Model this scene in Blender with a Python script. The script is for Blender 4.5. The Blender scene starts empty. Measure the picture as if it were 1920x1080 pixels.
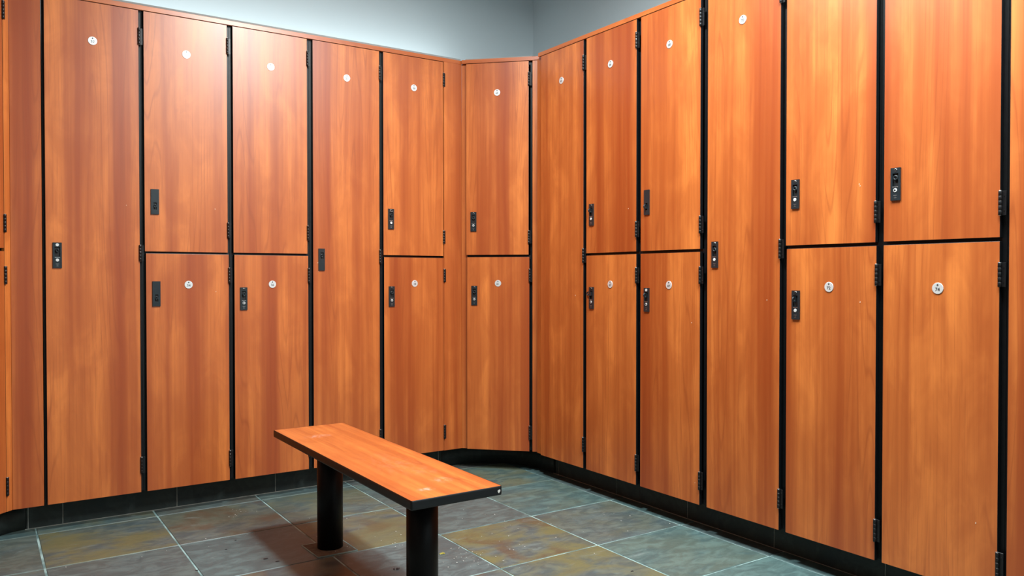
import bpy, bmesh, math, random
from mathutils import Vector, Matrix
random.seed(7)
C = bpy.context.scene.collection
PI = math.pi

# ------------------------------------------------------------------ measures (metres)
YA = 3.8174            # door faces of the left-hand run
XB = 2.4852            # door faces of the right-hand run
ZB, ZT = 0.1167, 2.2299   # underside and top of the doors
DT = 0.016             # door thickness
HC = 1.0657            # camera height

# ------------------------------------------------------------------ node helpers
class NT:
    def __init__(s, name):
        s.m = bpy.data.materials.new(name); s.m.use_nodes = True
        s.t = s.m.node_tree; s.b = s.t.nodes['Principled BSDF']
    def n(s, typ, **kw):
        nd = s.t.nodes.new(typ)
        for k, v in kw.items(): setattr(nd, k, v)
        return nd
    def put(s, sock, v):
        if isinstance(v, bpy.types.NodeSocket): s.t.links.new(v, sock)
        elif v is not None:
            if hasattr(sock.default_value, '__len__') and not hasattr(v, '__len__'): v = (v,)*len(sock.default_value)
            if hasattr(v, '__len__') and len(sock.default_value) == 4 and len(v) == 3: v = (*v, 1)
            sock.default_value = v
    def math(s, op, a, b=None, c=None, clamp=False):
        nd = s.n('ShaderNodeMath', operation=op, use_clamp=clamp)
        for i, v in enumerate((a, b, c)):
            if v is not None: s.put(nd.inputs[i], v)
        return nd.outputs[0]
    def vmath(s, op, a, b=None):
        nd = s.n('ShaderNodeVectorMath', operation=op)
        s.put(nd.inputs[0], a)
        if b is not None: s.put(nd.inputs[1], b)
        return nd.outputs[0] if op not in ('LENGTH', 'DISTANCE') else nd.outputs['Value']
    def noise(s, vec, scale=1, detail=3, rough=.5, dist=0):
        nd = s.n('ShaderNodeTexNoise')
        s.put(nd.inputs['Vector'], vec); s.put(nd.inputs['Scale'], scale); s.put(nd.inputs['Detail'], detail)
        s.put(nd.inputs['Roughness'], rough); s.put(nd.inputs['Distortion'], dist)
        return nd.outputs['Fac']
    def step(s, v, lo, hi):
        nd = s.n('ShaderNodeMapRange', interpolation_type='SMOOTHSTEP')
        s.put(nd.inputs['Value'], v); s.put(nd.inputs['From Min'], lo); s.put(nd.inputs['From Max'], hi)
        return nd.outputs['Result']
    def mix(s, f, a, b, mode='MIX'):
        nd = s.n('ShaderNodeMix', data_type='RGBA', blend_type=mode)
        s.put(nd.inputs['Factor'], f); s.put(nd.inputs['A'], a) if False else None
        s.put(nd.inputs[6], a); s.put(nd.inputs[7], b)
        return nd.outputs[2]
    def set(s, **kw):
        for k, v in kw.items(): s.put(s.b.inputs[k.replace('_', ' ')], v)
    def bump(s, h, strength=.2, dist=.002):
        nd = s.n('ShaderNodeBump'); s.put(nd.inputs['Height'], h)
        s.put(nd.inputs['Strength'], strength); s.put(nd.inputs['Distance'], dist)
        s.put(s.b.inputs['Normal'], nd.outputs[0])

def plain(name, col, rough=.5, metal=0, wear=0, spec=.5, amp=.18):
    k = NT(name)
    co = k.n('ShaderNodeTexCoord').outputs['Object']
    f = k.noise(co, 60, 4)
    k.set(Base_Color=k.mix(f, tuple(c*(1-amp-wear) for c in col), tuple(min(1, c*(1+amp+wear)) for c in col)),
          Roughness=k.math('MULTIPLY_ADD', f, .12, rough-.06), Metallic=metal)
    k.set(Specular_IOR_Level=spec)
    return k.m

def wood(name, along='Z', scuffs=()):
    """cherry laminate: broad vertical streaks, fine fibres and flame figure along the grain"""
    k = NT(name)
    co = k.n('ShaderNodeTexCoord').outputs['Object']
    if along == 'Y':
        sp = k.n('ShaderNodeSeparateXYZ'); k.put(sp.inputs[0], co)
        cb = k.n('ShaderNodeCombineXYZ')
        k.put(cb.inputs[0], sp.outputs[0]); k.put(cb.inputs[1], sp.outputs[2]); k.put(cb.inputs[2], sp.outputs[1])
        v0 = cb.outputs[0]
    elif along == 'X':
        sp = k.n('ShaderNodeSeparateXYZ'); k.put(sp.inputs[0], co)
        cb = k.n('ShaderNodeCombineXYZ')
        k.put(cb.inputs[0], sp.outputs[2]); k.put(cb.inputs[1], sp.outputs[1]); k.put(cb.inputs[2], sp.outputs[0])
        v0 = cb.outputs[0]
    else: v0 = co
    rnd = k.n('ShaderNodeObjectInfo').outputs['Random']
    off = k.vmath('MULTIPLY', rnd, (41., 0., 67.))
    v = k.vmath('ADD', v0, off)
    # slow sideways wander so the streaks are not ruler straight
    wob = k.noise(k.vmath('MULTIPLY', v, (2.5, 1, .8)), 1, 2)
    wv = k.n('ShaderNodeCombineXYZ'); k.put(wv.inputs[0], k.math('MULTIPLY_ADD', wob, .03, -.015))
    vw = k.vmath('ADD', v, wv.outputs[0])
    broad = k.noise(k.vmath('MULTIPLY', vw, (7.5, 1, .16)), 1, 3, .6)
    mid = k.noise(k.vmath('MULTIPLY', vw, (42, 1, .7)), 1, 3, .6)
    fib = k.noise(k.vmath('MULTIPLY', v, (150, 1, 2.6)), 1, 4, .7)
    blot = k.noise(k.vmath('MULTIPLY', v, (9, 1, 3.2)), 1, 4, .6, .6)
    f = k.step(k.math('ADD', k.math('MULTIPLY', broad, .8), k.math('MULTIPLY', mid, .19)), .335, .66)
    col = k.mix(f, (.31, .051, .0085), (.74, .222, .046))
    col = k.mix(k.step(blot, .38, .72), k.mix(.45, col, (.34, .062, .012)), col)
    col = k.mix(k.math('MULTIPLY', k.step(fib, .47, .72), .42), col, (.33, .068, .014))
    # flame figure: nested contour lines of a field stretched along the grain
    fld = k.noise(k.vmath('MULTIPLY', vw, (7.5, 1, .40)), 1, 1.5, .4, .12)
    pp = k.math('PINGPONG', k.math('MULTIPLY', fld, 19), .5)
    line = k.math('SUBTRACT', 1., k.step(pp, .0, .13))
    where = k.step(k.noise(k.vmath('MULTIPLY', vw, (5.5, 1, .5)), 1.3, 1), .45, .60)
    col = k.mix(k.math('MULTIPLY', k.math('MULTIPLY', line, where), .36), col, (.27, .05, .010))
    # pores and tiny pale nicks
    nick = k.step(k.noise(k.vmath('MULTIPLY', v, (70, 1, 48)), 1, 2, .5), .80, .83)
    col = k.mix(k.math('MULTIPLY', nick, .55), col, (.80, .60, .45))
    rough = k.math('MULTIPLY_ADD', blot, .07, .31)
    for (x, y, rx, ry, amt) in scuffs:
        sp2 = k.vmath('DIVIDE', k.vmath('SUBTRACT', co, (x, y, 0)), (rx, ry, 1.))
        d = k.math('SUBTRACT', 1., k.step(k.vmath('LENGTH', sp2), .25, 1.))
        tex = k.step(k.noise(k.vmath('MULTIPLY', co, (60, 25, 1)), 1.2, 5, .7), .42, .70)
        col = k.mix(k.math('MULTIPLY', k.math('MULTIPLY', d, tex), amt), col, (.85, .72, .66))
    k.set(Base_Color=col, Roughness=rough)
    k.set(Specular_IOR_Level=.75)
    k.bump(fib, .05, .0006)
    return k.m

M = {}
M['wood'] = wood('cherry_laminate')
M['wood_flat'] = wood('cherry_laminate_lengthwise', 'X')
M['bench_wood'] = wood('cherry_bench_laminate', 'Y', scuffs=[(-.045, .40, .080, .045, .40), (.035, -.46, .05, .05, .28), (-.055, -.53, .040, .030, .60), (.05, -.33, .05, .07, .12), (.0, -.2, .13, .3, .08)])
M['black'] = plain('black_melamine', (.0045, .005, .006), .42, spec=.35)
M['edge'] = plain('black_edge_band', (.005, .006, .0075), .36, spec=.4)
M['hinge'] = plain('black_painted_hinge', (.008, .008, .009), .34, 0, .2, spec=.4)
M['steel'] = plain('worn_steel', (.55, .56, .56), .35, .9, .1)
M['lock'] = plain('black_lock_case', (.011, .019, .024), .36, spec=.5)
M['lock_dark'] = plain('lock_recess', (.004, .004, .005), .6)
M['silver'] = plain('satin_silver', (.74, .77, .77), .42, .25)
M['disc'] = plain('aluminium_disc', (.80, .84, .85), .36, .45)
M['ink'] = plain('black_ink', (.04, .045, .05), .6)
M['leg'] = plain('black_powder_coat', (.005, .005, .0055), .40, spec=.15)
M['paint'] = plain('pale_blue_grey_paint', (.56, .64, .67), .75, amp=.01)
M['bounce_absorber'] = plain('brown_bounce_absorber', (.16, .10, .07), .6)  # invented dark tone for the unseen left wall, cuts bounced light
M['ceil'] = plain('white_ceiling_paint', (.62, .66, .68), .8, amp=.01)
M['caulk'] = plain('grey_caulk', (.25, .25, .24), .7)
M['leaf'] = plain('dry_yellow_leaf', (.42, .36, .06), .7)
M['fluff'] = plain('dark_fluff', (.05, .03, .03), .9)
M['speck'] = plain('pale_grit', (.66, .66, .62), .7)
M['nick'] = plain('bare_chipboard_nick', (.74, .52, .38), .8)
M['rubber'] = plain('dark_stain', (.012, .013, .016), .6)

def slate(name, attr=True, dark=1.):
    k = NT(name)
    co = k.n('ShaderNodeTexCoord').outputs['Object']
    if attr:
        at = k.n('ShaderNodeAttribute', attribute_name='tint'); tint = at.outputs['Color']
        sp = k.n('ShaderNodeSeparateColor'); k.put(sp.inputs[0], tint)
        teal, ochre, rust = sp.outputs[0], sp.outputs[1], sp.outputs[2]
        seed = k.n('ShaderNodeAttribute', attribute_name='seed').outputs['Fac']
        v = k.vmath('ADD', co, k.vmath('MULTIPLY', seed, (13., 7., 29.)))
    else:
        teal, ochre, rust = .35, .25, .05; v = co
    big = k.noise(k.vmath('MULTIPLY', v, (1, 1.5, 1)), 3.4, 4, .55, .5)
    mid = k.noise(k.vmath('MULTIPLY', v, (1, 1.9, 1)), 11, 6, .62, .8)
    fine = k.noise(k.vmath('MULTIPLY', v, (1, 2.6, 1)), 46, 5, .65, .4)
    col = k.mix(teal, (.088, .104, .108), (.072, .165, .166))
    col = k.mix(k.step(mid, .40, .66), k.mix(.55, col, (.055, .072, .077)), k.mix(.20, col, (.22, .27, .27)))
    oc = k.math('MULTIPLY', ochre, k.step(k.math('ADD', big, k.math('MULTIPLY', mid, .35)), .50, .82), clamp=True)
    col = k.mix(oc, col, (.150, .138, .062))
    ru = k.math('MULTIPLY', rust, k.step(k.noise(v, 4.6, 4, .55, .6), .46, .66), clamp=True)
    col = k.mix(ru, col, (.105, .062, .035))
    pale = k.math('MULTIPLY', k.step(k.noise(k.vmath('MULTIPLY', v, (1, 2.2, 1)), 7, 6, .68, .5), .58, .78), .45)
    col = k.mix(pale, col, (.25, .31, .30))
    scr = k.math('MULTIPLY', k.step(k.noise(k.vmath('MULTIPLY', v, (26, 90, 1)), 1, 4, .7), .66, .78), .35)
    col = k.mix(scr, col, (.34, .40, .39))
    cr = k.math('MULTIPLY', k.step(fine, .60, .75), .35)
    col = k.mix(cr, col, (.05, .055, .055))
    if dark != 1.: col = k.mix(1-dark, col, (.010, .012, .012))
    k.set(Base_Color=col, Roughness=k.math('MULTIPLY_ADD', mid, .25, .30))
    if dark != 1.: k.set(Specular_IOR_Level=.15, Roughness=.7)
    h = k.math('ADD', k.math('MULTIPLY', mid, .8), k.math('MULTIPLY', fine, .3))
    k.bump(h, .35, .0035)
    return k.m
M['slate'] = slate('slate_tile')
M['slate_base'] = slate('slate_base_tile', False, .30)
def groutmat():
    k = NT('pale_grout'); co = k.n('ShaderNodeTexCoord').outputs['Object']
    f = k.noise(co, 9, 4); g = k.noise(co, 60, 3)
    k.set(Base_Color=k.mix(k.step(f, .35, .62), (.12, .20, .20), (.34, .50, .49)), Roughness=.8)
    k.bump(g, .3, .001)
    return k.m
M['grout'] = groutmat()
M['mortar'] = plain('stained_mortar', (.13, .105, .075), .85, 0, .5)
M['base_grout'] = plain('base_grout', (.28, .29, .26), .85, 0, .3)

# ------------------------------------------------------------------ mesh helpers
class MB:
    def __init__(s, *mats): s.bm = bmesh.new(); s.mats = mats
    def box(s, x0, x1, y0, y1, z0, z1, mi=0, bev=0, seg=2, front=None):
        r = bmesh.ops.create_cube(s.bm, size=1)
        vs = r['verts']
        for v in vs: v.co = Vector(((x0+x1)/2+v.co.x*(x1-x0), (y0+y1)/2+v.co.y*(y1-y0), (z0+z1)/2+v.co.z*(z1-z0)))
        fs = list({f for v in vs for f in v.link_faces})
        for f in fs: f.material_index = mi
        if front is not None:
            for f in fs:
                f.normal_update()
                if f.normal.dot(Vector(front[0])) > .9: f.material_index = front[1]
        if bev:
            es = list({e for v in vs for e in v.link_edges})
            r2 = bmesh.ops.bevel(s.bm, geom=es, offset=bev, segments=seg, affect='EDGES', profile=.5, material=mi)
            for f in r2['faces']: f.material_index = mi
        return s
    def prism(s, pts, z0, z1, mi=0, axis='Z', bev=0):
        """closed 2-D outline extruded along an axis (Z: xy outline, Y: xz outline)"""
        def P(p, h): return (p[0], p[1], h) if axis == 'Z' else (p[0], h, p[1])
        a = [s.bm.verts.new(P(p, z0)) for p in pts]; b = [s.bm.verts.new(P(p, z1)) for p in pts]
        fs = [s.bm.faces.new(a), s.bm.faces.new(b)]
        n = len(pts)
        for i in range(n): fs.append(s.bm.faces.new((a[i], a[(i+1) % n], b[(i+1) % n], b[i])))
        for f in fs: f.material_index = mi
        bmesh.ops.recalc_face_normals(s.bm, faces=fs)
        if bev:
            es = [e for e in fs[0].edges] + [e for e in fs[1].edges]
            r2 = bmesh.ops.bevel(s.bm, geom=es, offset=bev, segments=2, affect='EDGES', profile=.5)
            for f in r2['faces']: f.material_index = mi
        return s
    def cyl(s, c, r, h, axis='Z', seg=24, mi=0, r2=None, bev=0):
        r2 = r if r2 is None else r2
        prof = [(r, -h/2), (r2, h/2)] if not bev else [(r-bev, -h/2), (r, -h/2+bev), (r2, h/2-bev), (r2-bev, h/2)]
        rot = {'Z': Matrix(), 'Y': Matrix.Rotation(PI/2, 4, 'X'), 'X': Matrix.Rotation(PI/2, 4, 'Y')}[axis]
        rows = [[s.bm.verts.new(rot @ Vector((q*math.cos(2*PI*i/seg), q*math.sin(2*PI*i/seg), z)) + Vector(c)) for i in range(seg)] for q, z in prof]
        for a, b in zip(rows[:-1], rows[1:]):
            for i in range(seg):
                f = s.bm.faces.new((a[i], a[(i+1) % seg], b[(i+1) % seg], b[i])); f.material_index = mi
                f.smooth = (a is rows[len(rows)//2-1])
        for row in (rows[0], rows[-1]): s.bm.faces.new(row).material_index = mi
        return s
    def torus(s, c, R, r, a0, a1, axis='Y', mi=0, n=18, m=8):
        rings = []
        for i in range(n+1):
            t = a0+(a1-a0)*i/n
            ring = []
            for j in range(m):
                p = 2*PI*j/m; d = R+r*math.cos(p); w = r*math.sin(p)
                q = Vector((d*math.cos(t), w, d*math.sin(t))) if axis == 'Y' else Vector((w, d*math.cos(t), d*math.sin(t)))
                ring.append(s.bm.verts.new(q+Vector(c)))
            rings.append(ring)
        for i in range(n):
            for j in range(m):
                f = s.bm.faces.new((rings[i][j], rings[i][(j+1) % m], rings[i+1][(j+1) % m], rings[i+1][j]))
                f.smooth = True; f.material_index = mi
        for ring in (rings[0], rings[-1]):
            f = s.bm.faces.new(ring); f.material_index = mi
        return s
    def addmesh(s, me, mat, mi):
        old = set(s.bm.faces); tmp = me.copy(); tmp.transform(mat)
        s.bm.from_mesh(tmp)
        for f in s.bm.faces:
            if f not in old: f.material_index = mi
        bpy.data.meshes.remove(tmp)
        return s
    def build(s, name, parent=None, loc=(0, 0, 0), rz=0, label=None, kind=None, recalc=True):
        if recalc: bmesh.ops.recalc_face_normals(s.bm, faces=s.bm.faces)
        me = bpy.data.meshes.new(name); s.bm.to_mesh(me); s.bm.free()
        for m in s.mats: me.materials.append(M[m])
        o = bpy.data.objects.new(name, me); C.objects.link(o)
        o.location = loc; o.rotation_euler = (0, 0, rz)
        if parent: o.parent = parent
        if label: o['label'] = label
        if kind: o['kind'] = kind
        return o

def rrect(x0, x1, z0, z1, r, n=4):
    pts = []
    for cx, cz, a in ((x1-r, z0+r, -90), (x1-r, z1-r, 0), (x0+r, z1-r, 90), (x0+r, z0+r, 180)):
        for i in range(n+1):
            t = math.radians(a+90*i/n); pts.append((cx+r*math.cos(t), cz+r*math.sin(t)))
    return pts

def thing(name, label, cat, loc=(0, 0, 0), rz=0, group=None):
    o = bpy.data.objects.new(name, None); C.objects.link(o)
    o.location = loc; o.rotation_euler = (0, 0, rz); o.empty_display_size = .1
    o['label'] = label; o['category'] = cat
    if group: o['group'] = group
    return o
def tag(o, label, cat, group=None, kind=None):
    o['label'] = label; o['category'] = cat
    if group: o['group'] = group
    if kind: o['kind'] = kind
    return o

# digits for the number discs
_dig = {}
def textmesh(txt, size):
    if txt in _dig: return _dig[txt]
    cu = bpy.data.curves.new('digits', 'FONT'); cu.body = txt; cu.size = size; cu.align_x = 'CENTER'; cu.align_y = 'CENTER'
    cu.extrude = .00015; cu.resolution_u = 3
    ob = bpy.data.objects.new('digits', cu); C.objects.link(ob)
    dg = bpy.context.evaluated_depsgraph_get(); dg.update()
    me = bpy.data.meshes.new_from_object(ob.evaluated_get(dg))
    bpy.data.objects.remove(ob); bpy.data.curves.remove(cu)
    _dig[txt] = me
    return me

# ------------------------------------------------------------------ locker hardware (local frame: x right, z up, -y out of the door face)
def number_disc(door, x, z, txt):
    b = MB('disc', 'ink')
    b.cyl((x, -.0011, z), .0176, .0022, 'Y', 32, 0, bev=.0006)
    b.cyl((x, -.0024, z+.0105), .0028, .0006, 'Y', 14, 1)
    if txt:
        me = textmesh(txt, .0150)
        b.addmesh(me, Matrix.Translation((x, -.0028, z-.0035)) @ Matrix.Rotation(PI/2, 4, 'X'), 1)
    b.build('number_disc', door)

def hinge(door, x, z0, z1, leafw=.015, leafy=.0025, worn=False):
    """butt hinge: five knuckles standing on the door edge and a leaf folded to the right"""
    b = MB('hinge', 'steel')
    n = 5; h = (z1-z0)/n
    for i in range(n):
        b.cyl((x, -.0035, z0+h*(i+.5)), .0050, h*.94, 'Z', 14, 0, bev=.0004)
    b.cyl((x, -.0035, (z0+z1)/2), .0040, (z1-z0)+.002, 'Z', 12, 1 if worn else 0)
    b.cyl((x, -.0035, z1+.0006), .0046, .0012, 'Z', 14, 1)
    b.box(x, x+leafw, leafy-.0022, leafy, z0, z1, 0, .0004, 1)
    b.box(x-.002, x+.002, -.004, leafy, z0, z1, 0)
    for zz in (z0+.2*(z1-z0), z0+.8*(z1-z0)):
        b.cyl((x+leafw*.62, leafy-.0026, zz), .0022, .0012, 'Y', 10, 0)
    b.build('hinge', door)

def lock(door, x0, z0, kind, latch='in', button='silver', top='hole'):
    """kind 'window': tall case with latch window, cylinder and hole; kind 'blank': plain case with small slot"""
    W = .033; H = {'window': .106, 'blank': .111, 'blank_high': .109}[kind]
    x1 = x0+W; xc = x0+W/2; z1 = z0+H
    if kind == 'window': win = (xc-.0098, xc+.0098, z0+.047, z0+.088)
    elif kind == 'blank': win = (xc-.0065, xc+.0065, z0+.021, z0+.052)
    else: win = (xc-.005, xc+.010, z0+.058, z0+.090)
    b = MB('lock', 'lock_dark', 'steel')
    # case as a frame round the window so the window is a real recess
    t = -.0050
    b.box(x0, win[0], t, .0, win[2], win[3], 0); b.box(win[1], x1, t, .0, win[2], win[3], 0)
    b.box(x0, x1, t, .0, z0, win[2], 0); b.box(x0, x1, t, .0, win[3], z1, 0)
    b.box(win[0], win[1], -.0006, .0, win[2], win[3], 1)
    if kind == 'window':
        b.box(xc-.0095, xc+.0095, t-.0006, t, win[2]-.0042, win[2]-.0022, 2)
        for dz, w in ((.016, .012), (.0115, .002), (.008, .008)):
            b.box(xc-w/2, xc+w/2, t-.0002, t, z0+dz, z0+dz+.0011, 2)
    b.build('lock_case', door)
    # latch (thumb-turn with an eye for a padlock)
    b = MB('lock', 'lock_dark')
    lz = (win[2]+win[3])/2+(.006 if kind == 'window' else 0)
    if latch == 'in':
        b.torus((xc+.001, t-.0005, lz), .0062, .0026, 0, 2*PI*.98, 'Y', 0)
        b.box(xc-.0030, xc+.0030, t+.001, -.001, lz-.012, lz+.002, 0)
    elif latch == 'out':     # turned out of the door face
        b.torus((xc-.002, t-.006, lz), .0078, .0026, 0, 2*PI*.98, 'X', 0)
        b.box(xc-.0046, xc+.0006, t-.002, -.001, lz-.010, lz+.010, 0)
    elif latch == 'left':    # hasp swung out over the left edge of the case
        b.torus((x0-.004, t-.0015, lz), .0080, .0026, PI*.35, PI*1.65, 'Y', 0)
        b.box(x0-.003, xc+.004, t-.0035, t, lz-.0098, lz-.0050, 0); b.box(x0-.003, xc+.004, t-.0035, t, lz+.0050, lz+.0098, 0)
        b.box(x0+.002, xc+.005, t-.003, -.001, lz-.009, lz+.009, 0)
    else:
        b.torus((xc, t-.001, lz), .0052, .0022, 0, 2*PI*.98, 'Y', 0)
        b.box(xc-.0022, xc+.0022, t, -.001, lz-.010, lz-.002, 0)
    b.build('latch', door)
    if kind == 'window':
        bz = z0+.033
        b = MB('silver', 'lock_dark')
        b.cyl((xc, t-.0007, bz), .0062, .0016, 'Y', 22, 0, bev=.0003)
        if button == 'ring': b.cyl((xc-.0006, t-.0016, bz), .0032, .0006, 'Y', 16, 1)
        b.build('lock_cylinder', door, label='silver lock cylinder')
        b = MB('silver' if top == 'silver' else 'lock_dark', 'steel', 'lock_dark')
        b.cyl((xc, t-.0003, z1-.0095), .0062 if top != 'hole' else .0056, .0009, 'Y', 20, 0)
        if top != 'silver': b.torus((xc, t-.0002, z1-.0095), .0059, .0009, PI*.1, PI*.75 if top == 'hole' else PI*1.95, 'Y', 1)
        b.build('screw_cap', door)

NICKS = {'52': [(.3145, 1.376)], '53': [(.3085, 1.377)], '54': [(.3105, .997)], '57': [(.041, 1.093), (.038, 1.135)], '65': [(.310, .972)], '66': [(.315, 1.378)],
         '69': [(.325, .873), (.346, .205)], '70': [(.318, .978)], '71': [(.3075, 1.379), (.311, 1.373)], '72': [(.3135, .980)], '74': [(.313, .327)]}
def make_door(root, name, x0, x1, z0, z1, dx, tier, num, lk, leafw=.015, nick=0):
    """door panel with hinges on its right edge, a lock by its left edge and a number disc"""
    x0 += dx; x1 += dx
    d = MB('edge', 'wood', 'nick')
    d.box(x0, x1, 0, DT, z0, z1, 0, .0012, 2, front=((0, -1, 0), 1))
    for (nx, nz) in NICKS.get(num, ()):
        q = random.Random(int(nx*1e4)); s_ = .0030
        d.prism([(nx+u*s_*.55*q.uniform(.6, 1.2), nz-ZB+v*s_*q.uniform(.7, 1.3)) for u, v in ((-1, -.6), (.1, -1), (.8, -.2), (.5, .9), (-.6, .6))], -.0006, .0005, 2, 'Y')
    o = d.build('door', root)
    hz = {'upper': ((2.097, 2.169), (1.245, 1.316)), 'lower': ((1.036, 1.107), (.182, .256)),
          'tall': ((2.080, 2.152), (1.134, 1.204), (.201, .272))}[tier]
    for i, (a, b) in enumerate(hz): hinge(o, x1+.0008, a-ZB, b-ZB, leafw, .0025 if leafw > .012 else -.0001, worn=random.random() < .35)
    dz = {'upper': 2.0665, 'lower': 1.0295, 'tall': 2.0665}[tier]-ZB
    number_disc(o, (x0+x1)/2, dz, num)
    if lk:
        lz = {'upper': 1.3135, 'lower': .9095, 'tall': 1.102}[tier]-ZB
        if lk.get('kind', 'window') == 'blank': lz += .028 if tier == 'upper' else .025
        if lk.get('kind') == 'blank_high': lz -= .006
        lock(o, x0+lk.get('x', .026), lz, lk.get('kind', 'window'), lk.get('latch', 'in'), lk.get('button', 'silver'), lk.get('top', 'hole'))
    return o

def body(root, w, depth, shelf=None, x0=0., wb=None):
    """black carcass: sides, back, top, floor and shelf, front edges just behind the doors"""
    w = wb or w; t = .0135; y0 = DT+.0015; y1 = y0+depth; h = ZT-ZB+.004
    b = MB('black')
    b.box(x0+.0006, x0+t, y0, y1, .004, h, 0); b.box(x0+w-t, x0+w-.0006, y0, y1, .004, h, 0)
    b.box(x0+t, x0+w-t, y1-.008, y1, .004, h, 0)
    for z in [(.004, .022), (h-.02, h)] + ([(shelf-.010, shelf+.010)] if shelf else []):
        b.box(x0+t, x0+w-t, y0, y1-.008, z[0], z[1], 0)
    return b.build('body', root)

def cabinet(run, e0, e1, doors, label, group, leafw=.015, depth=.44, extra=None, wb=None):
    """run frames: left run, corner, right run, far-left corner; e0..e1 along the run"""
    loc, rz = run(e0)
    two = len(doors) == 2
    root = thing('two_tier_locker' if two else 'tall_locker', label, 'locker', (loc[0], loc[1], ZB), rz, group)
    body(root, e1-e0, depth, (1.173-ZB) if two else None, 0., wb)
    for d in doors:
        make_door(root, 'door', d['a']-e0, d['b']-e0, d['z'][0]-ZB, d['z'][1]-ZB, d.get('dx', 0), d['tier'], d['num'], d.get('lock'), leafw)
    if extra: extra(root, e0)
    return root

runA = lambda s: ((s, YA), 0)
runB = lambda s: ((XB, -s), -PI/2)                 # s = -y
CX, CY = 2.218, 6.0202-2.218
runC = lambda s: ((CX+s/2**.5, CY-s/2**.5), -PI/4)
DL = .42; DX, DY = .112-DL/2**.5, YA-DL/2**.5
runD = lambda s: ((DX+s/2**.5, DY+s/2**.5), PI/4)
zU = lambda a: (a, ZT); zL = lambda b: (ZB, b)

GL, GR = 'lockers of the left run', 'lockers of the right run'
# --- left run
cabinet(runA, .2275, .6045, [dict(a=.2363, b=.5950, z=(ZB, ZT), tier='tall', num='52', lock=dict(top='silver', kind='window', latch='small'))],
        'tall one-door cherry locker next to the wide filler panel at far left', GL)
cabinet(runA, .6045, .982, [dict(a=.6140, b=.9700, z=zU(1.1765), tier='upper', num='53', lock=dict(kind='blank', latch='small')),
                            dict(a=.6140, b=.9700, z=zL(1.1690), tier='lower', num='54', dx=.004, lock=dict(kind='blank', latch='small'))],
        'two-door cherry locker whose two black locks are both plain with one small slot', GL)
cabinet(runA, .982, 1.364, [dict(a=.9945, b=1.3504, z=zU(1.1773), tier='upper', num='55', lock={}),
                            dict(a=.9945, b=1.3504, z=zL(1.1685), tier='lower', num='56', dx=.0035, lock=dict(button='ring'))],
        'two-door cherry locker just left of the tall locker behind the bench', GL)
cabinet(runA, 1.364, 1.744, [dict(a=1.3780, b=1.7338, z=(ZB, ZT), tier='tall', num='57', lock=dict(kind='blank_high', latch='small'))],
        'tall one-door cherry locker behind the bench with a plain chipped black lock', GL)
cabinet(runA, 1.744, 2.1115, [dict(a=1.7547, b=2.1096, z=zU(1.1775), tier='upper', num='58', lock=dict(top='ring', latch='small')),
                              dict(a=1.7547, b=2.1096, z=zL(1.1680), tier='lower', num='59', dx=.003, lock=dict(button='ring'))],
        'two-door cherry locker at the right end of the left run, beside the corner filler panel', GL, leafw=.011)
# --- chamfered corner
def stilesC(root, e0):
    b = MB('wood'); b.box(.3928, .4270, 0, DT, 0, ZT-ZB, 0, .0006, 1); b.build('stile', root)
    b = MB('wood'); b.box(-.0048, .0262, DT+.0001, DT+.0014, 0, ZT-ZB+.002, 0); b.build('stile', root)
cabinet(runC, 0, .4225, [dict(a=.0226, b=.372, z=zU(1.1844), tier='upper', num='60', lock=dict(button='ring')),
                         dict(a=.0226, b=.372, z=zL(1.1735), tier='lower', num='61', dx=.0045, lock=dict(button='ring'))],
        'two-door cherry locker set diagonally across the room corner between the two runs', 'corner lockers', extra=stilesC, depth=.40, wb=.3925)
# --- right run (s = -y)
B = lambda y0, y1: dict(a=-y0, b=-y1)
cabinet(runB, -3.448, -3.064, [dict(**B(3.4334, 3.0748), z=(ZB, ZT), tier='tall', num='65', lock={})],
        'narrow-looking tall one-door cherry locker, farthest of the right run, next to the corner', GR)
cabinet(runB, -3.064, -2.681, [dict(**B(3.0539, 2.695), z=zU(1.1795), tier='upper', num='66', lock=dict(latch='out')),
                               dict(**B(3.0539, 2.695), z=zL(1.1695), tier='lower', num='67', dx=.001, lock=dict(latch='left', button='ring'))],
        'two-door cherry locker in the right run, its lower lock hasp swung out sideways', GR)
cabinet(runB, -2.681, -2.291, [dict(**B(2.6676, 2.3099), z=zU(1.1800), tier='upper', num='68', lock=dict(kind='blank', latch='out')),
                               dict(**B(2.6676, 2.3099), z=zL(1.1695), tier='lower', num='69', lock=dict(latch='out', button='ring', top='silver'))],
        'two-door cherry locker in the right run whose upper lock is plain black', GR)
cabinet(runB, -2.291, -1.9025, [dict(**B(2.2719, 1.915), z=(ZB, ZT), tier='tall', num='70', lock=dict(latch='in'))],
        'tall one-door cherry locker in the middle of the right run, between two-door lockers', GR)
cabinet(runB, -1.9025, -1.520, [dict(**B(1.890, 1.5345), z=zU(1.1795), tier='upper', num='71', lock=dict(latch='in')),
                                dict(**B(1.890, 1.5345), z=zL(1.1690), tier='lower', num='72', dx=.004, lock=dict(latch='out'))],
        'two-door cherry locker whose lower disc reads 72', GR)
cabinet(runB, -1.520, -1.1335, [dict(**B(1.507, 1.1454), z=zU(1.1805), tier='upper', num='73', lock=dict(button='ring')),
                                dict(**B(1.507, 1.1454), z=zL(1.1700), tier='lower', num='74', lock={})],
        'large near two-door cherry locker, last whole one of the right run', GR)
cabinet(runB, -1.1335, -.751, [dict(**B(1.1215, .763), z=(ZB, ZT), tier='tall', num='75', lock=None)],
        'cherry locker cut off by the right edge of the photo', GR)
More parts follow.
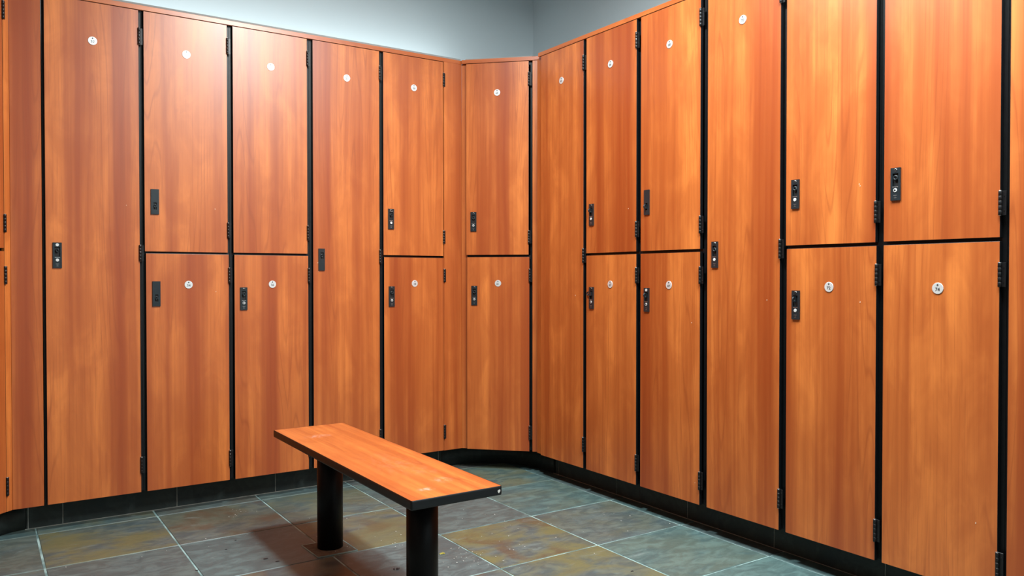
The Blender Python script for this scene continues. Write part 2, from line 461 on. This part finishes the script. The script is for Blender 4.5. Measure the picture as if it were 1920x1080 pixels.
# --- far-left chamfered corner
def stileD(root, e0):
    b = MB('wood'); b.box(DL-.0265, DL+.002, 0, DT, 0, ZT-ZB, 0, .0006, 1); b.build('stile', root)
cabinet(runD, 0, DL, [dict(a=.040, b=DL-.0285, z=zU(1.1795), tier='upper', num='50', lock={}),
                      dict(a=.040, b=DL-.0285, z=zL(1.1695), tier='lower', num='51', dx=.001, lock={})],
        'bright orange sliver of a diagonal two-door locker at the left edge of the photo', 'corner lockers', leafw=.011, extra=stileD, depth=.40)

# --- filler panels and top rails
def panel(name, run, e0, e1, z0, z1, setback, label, cat, mats=('wood', 'wood'), th=DT, group=None):
    loc, rz = run(e0)
    b = MB(*mats); b.box(0, e1-e0, setback, setback+th, 0, z1-z0, 0, .0010, 1, front=((0, -1, 0), 1))
    o = b.build(name, None, (loc[0], loc[1], z0), rz)
    return tag(o, label, cat, group)
panel('filler_panel', runA, .1135, .2243, ZB, ZT+.002, 0, 'wide cherry filler panel at far left between diagonal locker and first tall locker', 'panel', group='filler panels')
b = MB('wood'); b.prism([(0, 0), (.1124, 0), (.0964, DT), (0, DT)], 0, ZT-ZB+.002, 0)
tag(b.build('filler_panel', None, (2.1130, YA, ZB)), 'narrow cherry filler panel left of the diagonal corner locker', 'panel', 'filler panels')
RZ0, RZ1 = ZT+.0022, 2.2530
RG = 'top rails above the lockers'
panel('top_rail', runA, .1135, 2.2262, RZ0, RZ1, 0, 'cherry top rail running along above the left run of lockers', 'rail', ('wood_flat', 'wood_flat'), .0162, RG)
panel('top_rail', runC, -.0025, .4290, RZ0, RZ1, .0008, 'short cherry top rail above the diagonal corner locker', 'rail', ('wood_flat', 'wood_flat'), .0162, RG)
panel('top_rail', runB, -3.4600, -.7510, RZ0, RZ1, 0, 'cherry top rail rising along above the right run of lockers', 'rail', ('wood_flat', 'wood_flat'), .0162, RG)
panel('top_rail', runD, 0, DL-.001, RZ0, RZ1, 0, 'cherry top rail above the sliver of locker at the left edge', 'rail', ('wood_flat', 'wood_flat'), .0162, RG)
# recessed strip at the head of the right run
b = MB('wood'); b.box(-.0300, .0120, DT+.0020, DT+.0120, 0, ZT-ZB+.002, 0)
tag(b.build('filler_panel', None, (XB, 3.4610, ZB), -PI/2), 'thin dark recessed filler strip between diagonal corner locker and right run', 'panel', 'filler panels')

# ------------------------------------------------------------------ bench
BX0, BX1, BY0, BY1, BZ0, BZ1 = .9987, 1.3013, 1.9932, 3.2396, .4135, .4403
bcx, bcy = (BX0+BX1)/2, (BY0+BY1)/2
bench = thing('bench', 'low bench with cherry laminate seat, black edge and two black pipe legs', 'bench', (bcx, bcy, 0))
hw, hl = (BX1-BX0)/2, (BY1-BY0)/2
b = MB('bench_wood'); b.prism(rrect(-hw+.0022, hw-.0022, -hl+.0022, hl-.0022, .004), BZ0+.004, BZ1, 0); b.build('seat', bench)
b = MB('edge')
outer = rrect(-hw, hw, -hl, hl, .0062); inner = rrect(-hw+.0025, hw-.0025, -hl+.0025, hl-.0025, .004)
ring = []
for pts, off in ((outer, 0), (inner, 0)): pass
n = len(outer)
prof = [(1, BZ0+.004), (1, BZ1-.004), (.75, BZ1-.0012), (.35, BZ1+.0003), (0, BZ1+.0003), (0, BZ0+.0), (.5, BZ0+.0)]
rows = []
for w, z in prof:
    rows.append([b.bm.verts.new((inner[i][0]+(outer[i][0]-inner[i][0])*w, inner[i][1]+(outer[i][1]-inner[i][1])*w, z)) for i in range(n)])
for r in range(len(rows)):
    q = rows[(r+1) % len(rows)]
    for i in range(n): b.bm.faces.new((rows[r][i], rows[r][(i+1) % n], q[(i+1) % n], q[i])).smooth = False
b.build('edge_band', bench)
b = MB('edge'); b.box(-hw+.003, hw-.003, -hl+.003, hl-.003, BZ0-.0002, BZ0+.0038, 0); b.build('underside', bench)
for yy in (2.2197, 3.0046):
    b = MB('leg'); y = yy-bcy
    b.cyl((0, y, BZ0/2-.0015), .0497, BZ0+.001, 'Z', 56, 0)
    b.build('leg', bench)
    b = MB('leg'); b.box(-.085, .085, y-.085, y+.085, BZ0-.006, BZ0-.0003, 0, .001, 1); b.build('mounting_plate', bench)
# pale heart-shaped chip out of the edge band by the near right corner
pts = [(0, -.0062), (.0046, -.001), (.0050, .0032), (.0026, .0052), (.0006, .0036), (-.0018, .0040), (-.0048, .0012), (-.0036, -.0030)]
b = MB('speck'); b.prism([(x+hw-.0125, z+BZ0+.0125) for x, z in pts], -hl-.0006, -hl+.001, 0, 'Y'); b.build('chip', bench, label='pale heart-shaped chip in the edge band')

# ------------------------------------------------------------------ floor of slate tiles
G = .4611; FX0, FY0 = 2.5035, 3.8170
tiles = {  # (column left of the right run, row in front of the left run): teal, ochre, rust, seed
    (6, 1): (.35, .25, 0), (5, 1): (.25, .95, .10), (4, 1): (.12, .45, .75), (3, 1): (.55, .55, .10), (2, 1): (.6, .3, .1), (1, 1): (.90, .60, 0),
    (6, 2): (.3, .3, 0), (5, 2): (.30, .10, .05), (4, 2): (.45, .0, .0), (3, 2): (.25, .80, .40), (2, 2): (.40, .05, .10), (1, 2): (.95, .30, 0),
    (4, 3): (.1, .5, .8), (3, 3): (.25, .0, .15), (2, 3): (.15, 1., .75), (1, 3): (.30, .35, .15), (2, 4): (.30, .95, .1), (1, 4): (.90, .25, 0),
    (3, 4): (.1, .4, .7), (1, 5): (1., .1, 0), (2, 5): (.4, .6, .2), (0, 1): (.8, 0, 0), (0, 2): (.5, 0, 0), (0, 3): (.9, 0, 0), (0, 4): (.5, 0, 0), (0, 5): (.9, 0, 0)}
bm = bmesh.new()
lt = bm.loops.layers.float_color.new('tint'); ls = bm.faces.layers.float.new('seed')
g = .0030; ch = .0022
for i in range(-1, 11):
    for j in range(-1, 14):
        X1 = FX0-G*(i-1); X0 = X1-G; Y1 = FY0-G*(j-1); Y0 = Y1-G
        rr = random.Random(i*100+j)
        t = tiles.get((i, j), (rr.random()*.8, rr.random()*.6, rr.random()*.4))
        jx, jy = (rr.uniform(-.001, .001) for _ in range(2)); zt = rr.uniform(-.0006, .0006)
        def ringv(d, z): return [bm.verts.new((x+jx, y+jy, z)) for x, y in ((X0+d, Y0+d), (X1-d, Y0+d), (X1-d, Y1-d), (X0+d, Y1-d))]
        lo, mi_, hi = ringv(g, -.006), ringv(g+.0002, zt-.0018), ringv(g+ch, zt)
        fs = [bm.faces.new(hi)]
        for q in range(4):
            fs.append(bm.faces.new((lo[q], lo[(q+1) % 4], mi_[(q+1) % 4], mi_[q])))
            fs.append(bm.faces.new((mi_[q], mi_[(q+1) % 4], hi[(q+1) % 4], hi[q])))
        for f in fs:
            f.material_index = 0; f[ls] = rr.random()*5
            for l in f.loops: l[lt] = (*t, 1)
X0, X1, Y0, Y1 = FX0-G*10, FX0+G*2, FY0-G*13, FY0+G*2
f = bm.faces.new([bm.verts.new(p) for p in ((X0, Y0, -.0022), (X1, Y0, -.0022), (X1, Y1, -.0022), (X0, Y1, -.0022))]); f.material_index = 1
# dark dried drips on the tiles
for (x, y, r) in ((.897, 3.011, .0085), (.925, 2.958, .0075), (1.962, 2.145, .006), (.655, 3.03, .0055), (.560, 2.93, .005), (.80, 3.20, .004), (.86, 3.29, .004)):
    vs = [bm.verts.new((x+r*(1+.25*math.sin(3*a+x*9))*math.cos(a), y+.8*r*(1+.2*math.cos(2*a))*math.sin(a), .0009)) for a in [2*PI*q/14 for q in range(14)]]
    f = bm.faces.new(vs); f.material_index = 2
bmesh.ops.recalc_face_normals(bm, faces=bm.faces)
for f in bm.faces:
    if f.normal.z < -.5: f.normal_flip()
me = bpy.data.meshes.new('floor'); bm.to_mesh(me); bm.free()
for m in ('slate', 'grout', 'rubber'): me.materials.append(M[m])
floor = bpy.data.objects.new('floor', me); C.objects.link(floor); floor['kind'] = 'structure'
# mortar patch let into the tile round the far leg
b = MB('mortar', 'grout')
b.prism([(1.060, 3.078), (1.066, 2.912), (1.222, 2.905), (1.219, 3.066)], -.001, .0016, 0)
for (p, q) in (((1.060, 3.078), (1.066, 2.912)), ((1.066, 2.912), (1.222, 2.905)), ((1.222, 2.905), (1.219, 3.066)), ((1.219, 3.066), (1.060, 3.078))):
    d = (Vector(q)-Vector(p)).normalized(); nrm = Vector((-d.y, d.x))*.0022
    b.prism([tuple(Vector(p)+nrm), tuple(Vector(q)+nrm), tuple(Vector(q)-nrm), tuple(Vector(p)-nrm)], -.001, .0022, 1)
b.build('trim_1', kind='structure')

# ------------------------------------------------------------------ tiled plinth under the lockers
def base_run(name, run, out, e0, e1, cuts):
    loc, rz = run(e0); L = e1-e0
    b = MB('slate_base', 'base_grout')
    xs = [0]+[c-e0 for c in sorted(cuts)]+[L]
    for a, c in zip(xs[:-1], xs[1:]): b.box(a+.002, c-.002, out, out+.012, 0, ZB-.006, 0, .001, 1)
    b.box(0, L, out+.0025, out+.02, -.001, ZB-.008, 1)
    b.box(0, L, out-.001, out+.003, -.001, .0025, 1)
    return b.build(name, None, (loc[0], loc[1], 0), rz, kind='structure')
REC = .1045
base_run('baseboard_left', runA, REC, .16, 2.16, [.172, .300, .762, 1.220, 1.680, 2.135])
base_run('baseboard_right', runB, REC, -3.46, -.60, [-3.414, -2.946, -2.480, -2.019, -1.557, -1.096])
def base_arc(name, path):
    b = MB('slate_base', 'base_grout')
    prev = None
    for i, (p, nrm) in enumerate(path):
        p = Vector(p); nn = Vector(nrm)
        row = [b.bm.verts.new((*(p+nn*o), z)) for o, z in ((0, -.001), (0, ZB-.006), (-.014, ZB-.006), (-.014, -.001))]
        if prev:
            for q in range(4):
                f = b.bm.faces.new((prev[q], prev[(q+1) % 4], row[(q+1) % 4], row[q])); f.smooth = q == 0
        prev = row
    return b.build(name, kind='structure')
def arc(c, r, a0, a1, n):
    out = []
    for i in range(n+1):
        a = math.radians(a0+(a1-a0)*i/n); d = Vector((math.cos(a), math.sin(a)))
        out.append((Vector(c)+d*r, -d))
    return out
RC = .36
XC, YC = XB+REC-RC, YA+REC-RC
base_arc('baseboard_corner', [((2.155, YA+REC), (0, -1))] + arc((XC, YC), RC, 90, 0, 14) + [((XB+REC, 3.44), (-1, 0))])
xl = .165
base_arc('baseboard_far_left', [((xl, YA+REC), (0, -1))] + [((xl-.02, YA+REC), (0, -1)), ((xl-.06, YA+REC-.012), (.3, -.95)), ((xl-.14, YA+REC-.07), (.7, -.7)), ((xl-.50, YA+REC-.43), (.7, -.7))])

# ------------------------------------------------------------------ room shell: walls behind, boxed-in wall above the lockers, ceiling
ZC = 3.0
WX0, WX1, WY0, WY1 = -.95, 3.05, -2.7, 4.30
def slab(name, x0, x1, y0, y1, z0, z1, mat='paint'):
    b = MB(mat); b.box(x0, x1, y0, y1, z0, z1); return b.build(name, kind='structure')
slab('wall_left', WX0-.1, WX1+.1, WY1, WY1+.1, -.01, ZC)
slab('wall_right', WX1, WX1+.1, WY0-.1, WY1, -.01, ZC)
slab('wall_back', WX0-.1, WX1+.1, WY0-.1, WY0, -.01, ZC)
slab('wall_far_left', WX0-.1, WX0, WY0, WY1, -.01, ZC, 'bounce_absorber')  # unseen wall, coloured dark brown to soak up bounce and dim the left
slab('ceiling', WX0-.1, WX1+.1, WY0-.1, WY1+.1, ZC, ZC+.1, 'ceil')
# grey scribe strip lying on the locker tops just behind the rails
zs = RZ1+.0002
def strip(p, q, h, name):
    d = (Vector(q)-Vector(p)).normalized(); nn = Vector((-d.y, d.x))*.02
    b = MB('caulk'); b.prism([p, q, tuple(Vector(q)+nn), tuple(Vector(p)+nn)], zs, zs+h); b.build(name, kind='structure')
k2 = 6.0202+.008
strip((.125, YA+.006), (2.222, YA+.006), .0095, 'trim_2')
strip((k2-YA+.024, YA-.024), (k2-3.53, 3.53), .0050, 'trim_3')

# ------------------------------------------------------------------ litter on the floor
def scrap(name, mat, x, y, n, r, label, cat, size=.006):
    rr = random.Random(hash(name) % 1000 if False else int(x*1000)); b = MB(mat)
    for i in range(n):
        a = rr.uniform(0, 6.28); d = r*rr.random()**.6; s_ = size*rr.uniform(.5, 1.2); cx, cy = d*math.cos(a), .6*d*math.sin(a)
        t = rr.uniform(0, 3.14); c_, s2 = math.cos(t), math.sin(t)
        pts = [(cx+s_*(u*c_-v*.45*s2), cy+s_*(u*s2+v*.45*c_)) for u, v in ((-1, -.3), (-.2, -.9), (.8, -.5), (1, .4), (.1, .8), (-.7, .7))]
        b.prism(pts, .0004, .0004+rr.uniform(.001, .003), 0)
    return tag(b.build(name, None, (x, y, .0004)), label, cat)
scrap('leaf_scrap', 'leaf', 1.478, 2.690, 9, .014, 'crumbled yellow leaf scrap on the floor right of the near bench leg', 'litter')
scrap('lint_tuft', 'fluff', 1.262, 2.640, 16, .016, 'dark reddish tuft of lint on the floor left of the near bench leg', 'litter', .004)
rr = random.Random(5); b = MB('speck')
def spk(x, y, s_):
    t = rr.uniform(0, 3.14); k = rr.uniform(.35, 1.)
    pts = [(x+s_*(u*math.cos(t)-v*k*math.sin(t)), y+s_*(u*math.sin(t)+v*k*math.cos(t))) for u, v in ((-1, -.6), (.2, -1), (1, .1), (.1, 1), (-.8, .5))]
    b.prism(pts, .0012, .0021)
for c, r, n in (((1.50, 2.62), .12, 26), ((1.40, 2.95), .10, 14), ((.98, 3.66), .07, 12), ((1.17, 2.97), .05, 14), ((1.65, 2.55), .16, 18), ((1.9, 2.9), .3, 18), ((1.3, 3.3), .25, 14), ((.6, 3.2), .4, 10), ((2.2, 2.5), .3, 12)):
    for i in range(n):
        a = rr.uniform(0, 6.28); d = r*rr.random()**.5
        if any(math.hypot(c[0]+d*math.cos(a)-1.15, c[1]+d*math.sin(a)-yy) < .06 for yy in (2.2197, 3.0046)): continue
        spk(c[0]+d*math.cos(a), c[1]+d*math.sin(a), rr.uniform(.0010, .0028))
tag(b.build('grit'), 'pale grit and specks scattered over the slate floor', 'litter', kind='stuff')

# ------------------------------------------------------------------ light: recessed ceiling downlights
def lamp(x, y, power, size=.24, col=(.93, 1., 1.), spread=150, z=ZC-.012):
    L = bpy.data.lights.new('downlight', 'AREA'); L.shape = 'DISK'; L.size = size; L.energy = power; L.color = col; L.spread = math.radians(spread)
    o = bpy.data.objects.new('downlight', L); C.objects.link(o); o.location = (x, y, z); return o
lamp(1.38, 2.33, 51, .25, spread=172)
L = lamp(1.84, .90, 86, 1.0, spread=180); L.data.shape = 'RECTANGLE'; L.data.size = .6; L.data.size_y = 1.2
L = lamp(1.42, .72, 7, 1.0, spread=180); L.data.shape = 'RECTANGLE'; L.data.size = .6; L.data.size_y = 1.2
L = lamp(2.1, -1.7, 18, 1.0, spread=180); L.data.shape = 'RECTANGLE'; L.data.size = .6; L.data.size_y = 1.2
# cove light lying on the locker tops against the wall behind the left run
L = lamp(1.25, 4.13, 2.5, 1.0, (.90, .99, 1.), 180, 2.275); L.data.shape = 'RECTANGLE'; L.data.size = 2.3; L.data.size_y = .05
L.rotation_euler = (math.radians(140), 0, 0)
w = bpy.data.worlds.new('world'); bpy.context.scene.world = w; w.use_nodes = True
w.node_tree.nodes['Background'].inputs[0].default_value = (.5, .56, .6, 1); w.node_tree.nodes['Background'].inputs[1].default_value = .05

# ------------------------------------------------------------------ camera
cam = bpy.data.cameras.new('camera'); co = bpy.data.objects.new('camera', cam); C.objects.link(co)
cam.sensor_width = 36; cam.lens = 1496.81/1920*36; cam.clip_start = .02
co.location = (0, 0, HC); co.rotation_euler = (math.radians(90-.811), 0, math.radians(-33.832))
bpy.context.scene.camera = co
vs = bpy.context.scene.view_settings
vs.view_transform = 'Standard'; vs.look = 'None'; vs.gamma = 1; vs.use_curve_mapping = False; vs.exposure = 0.5
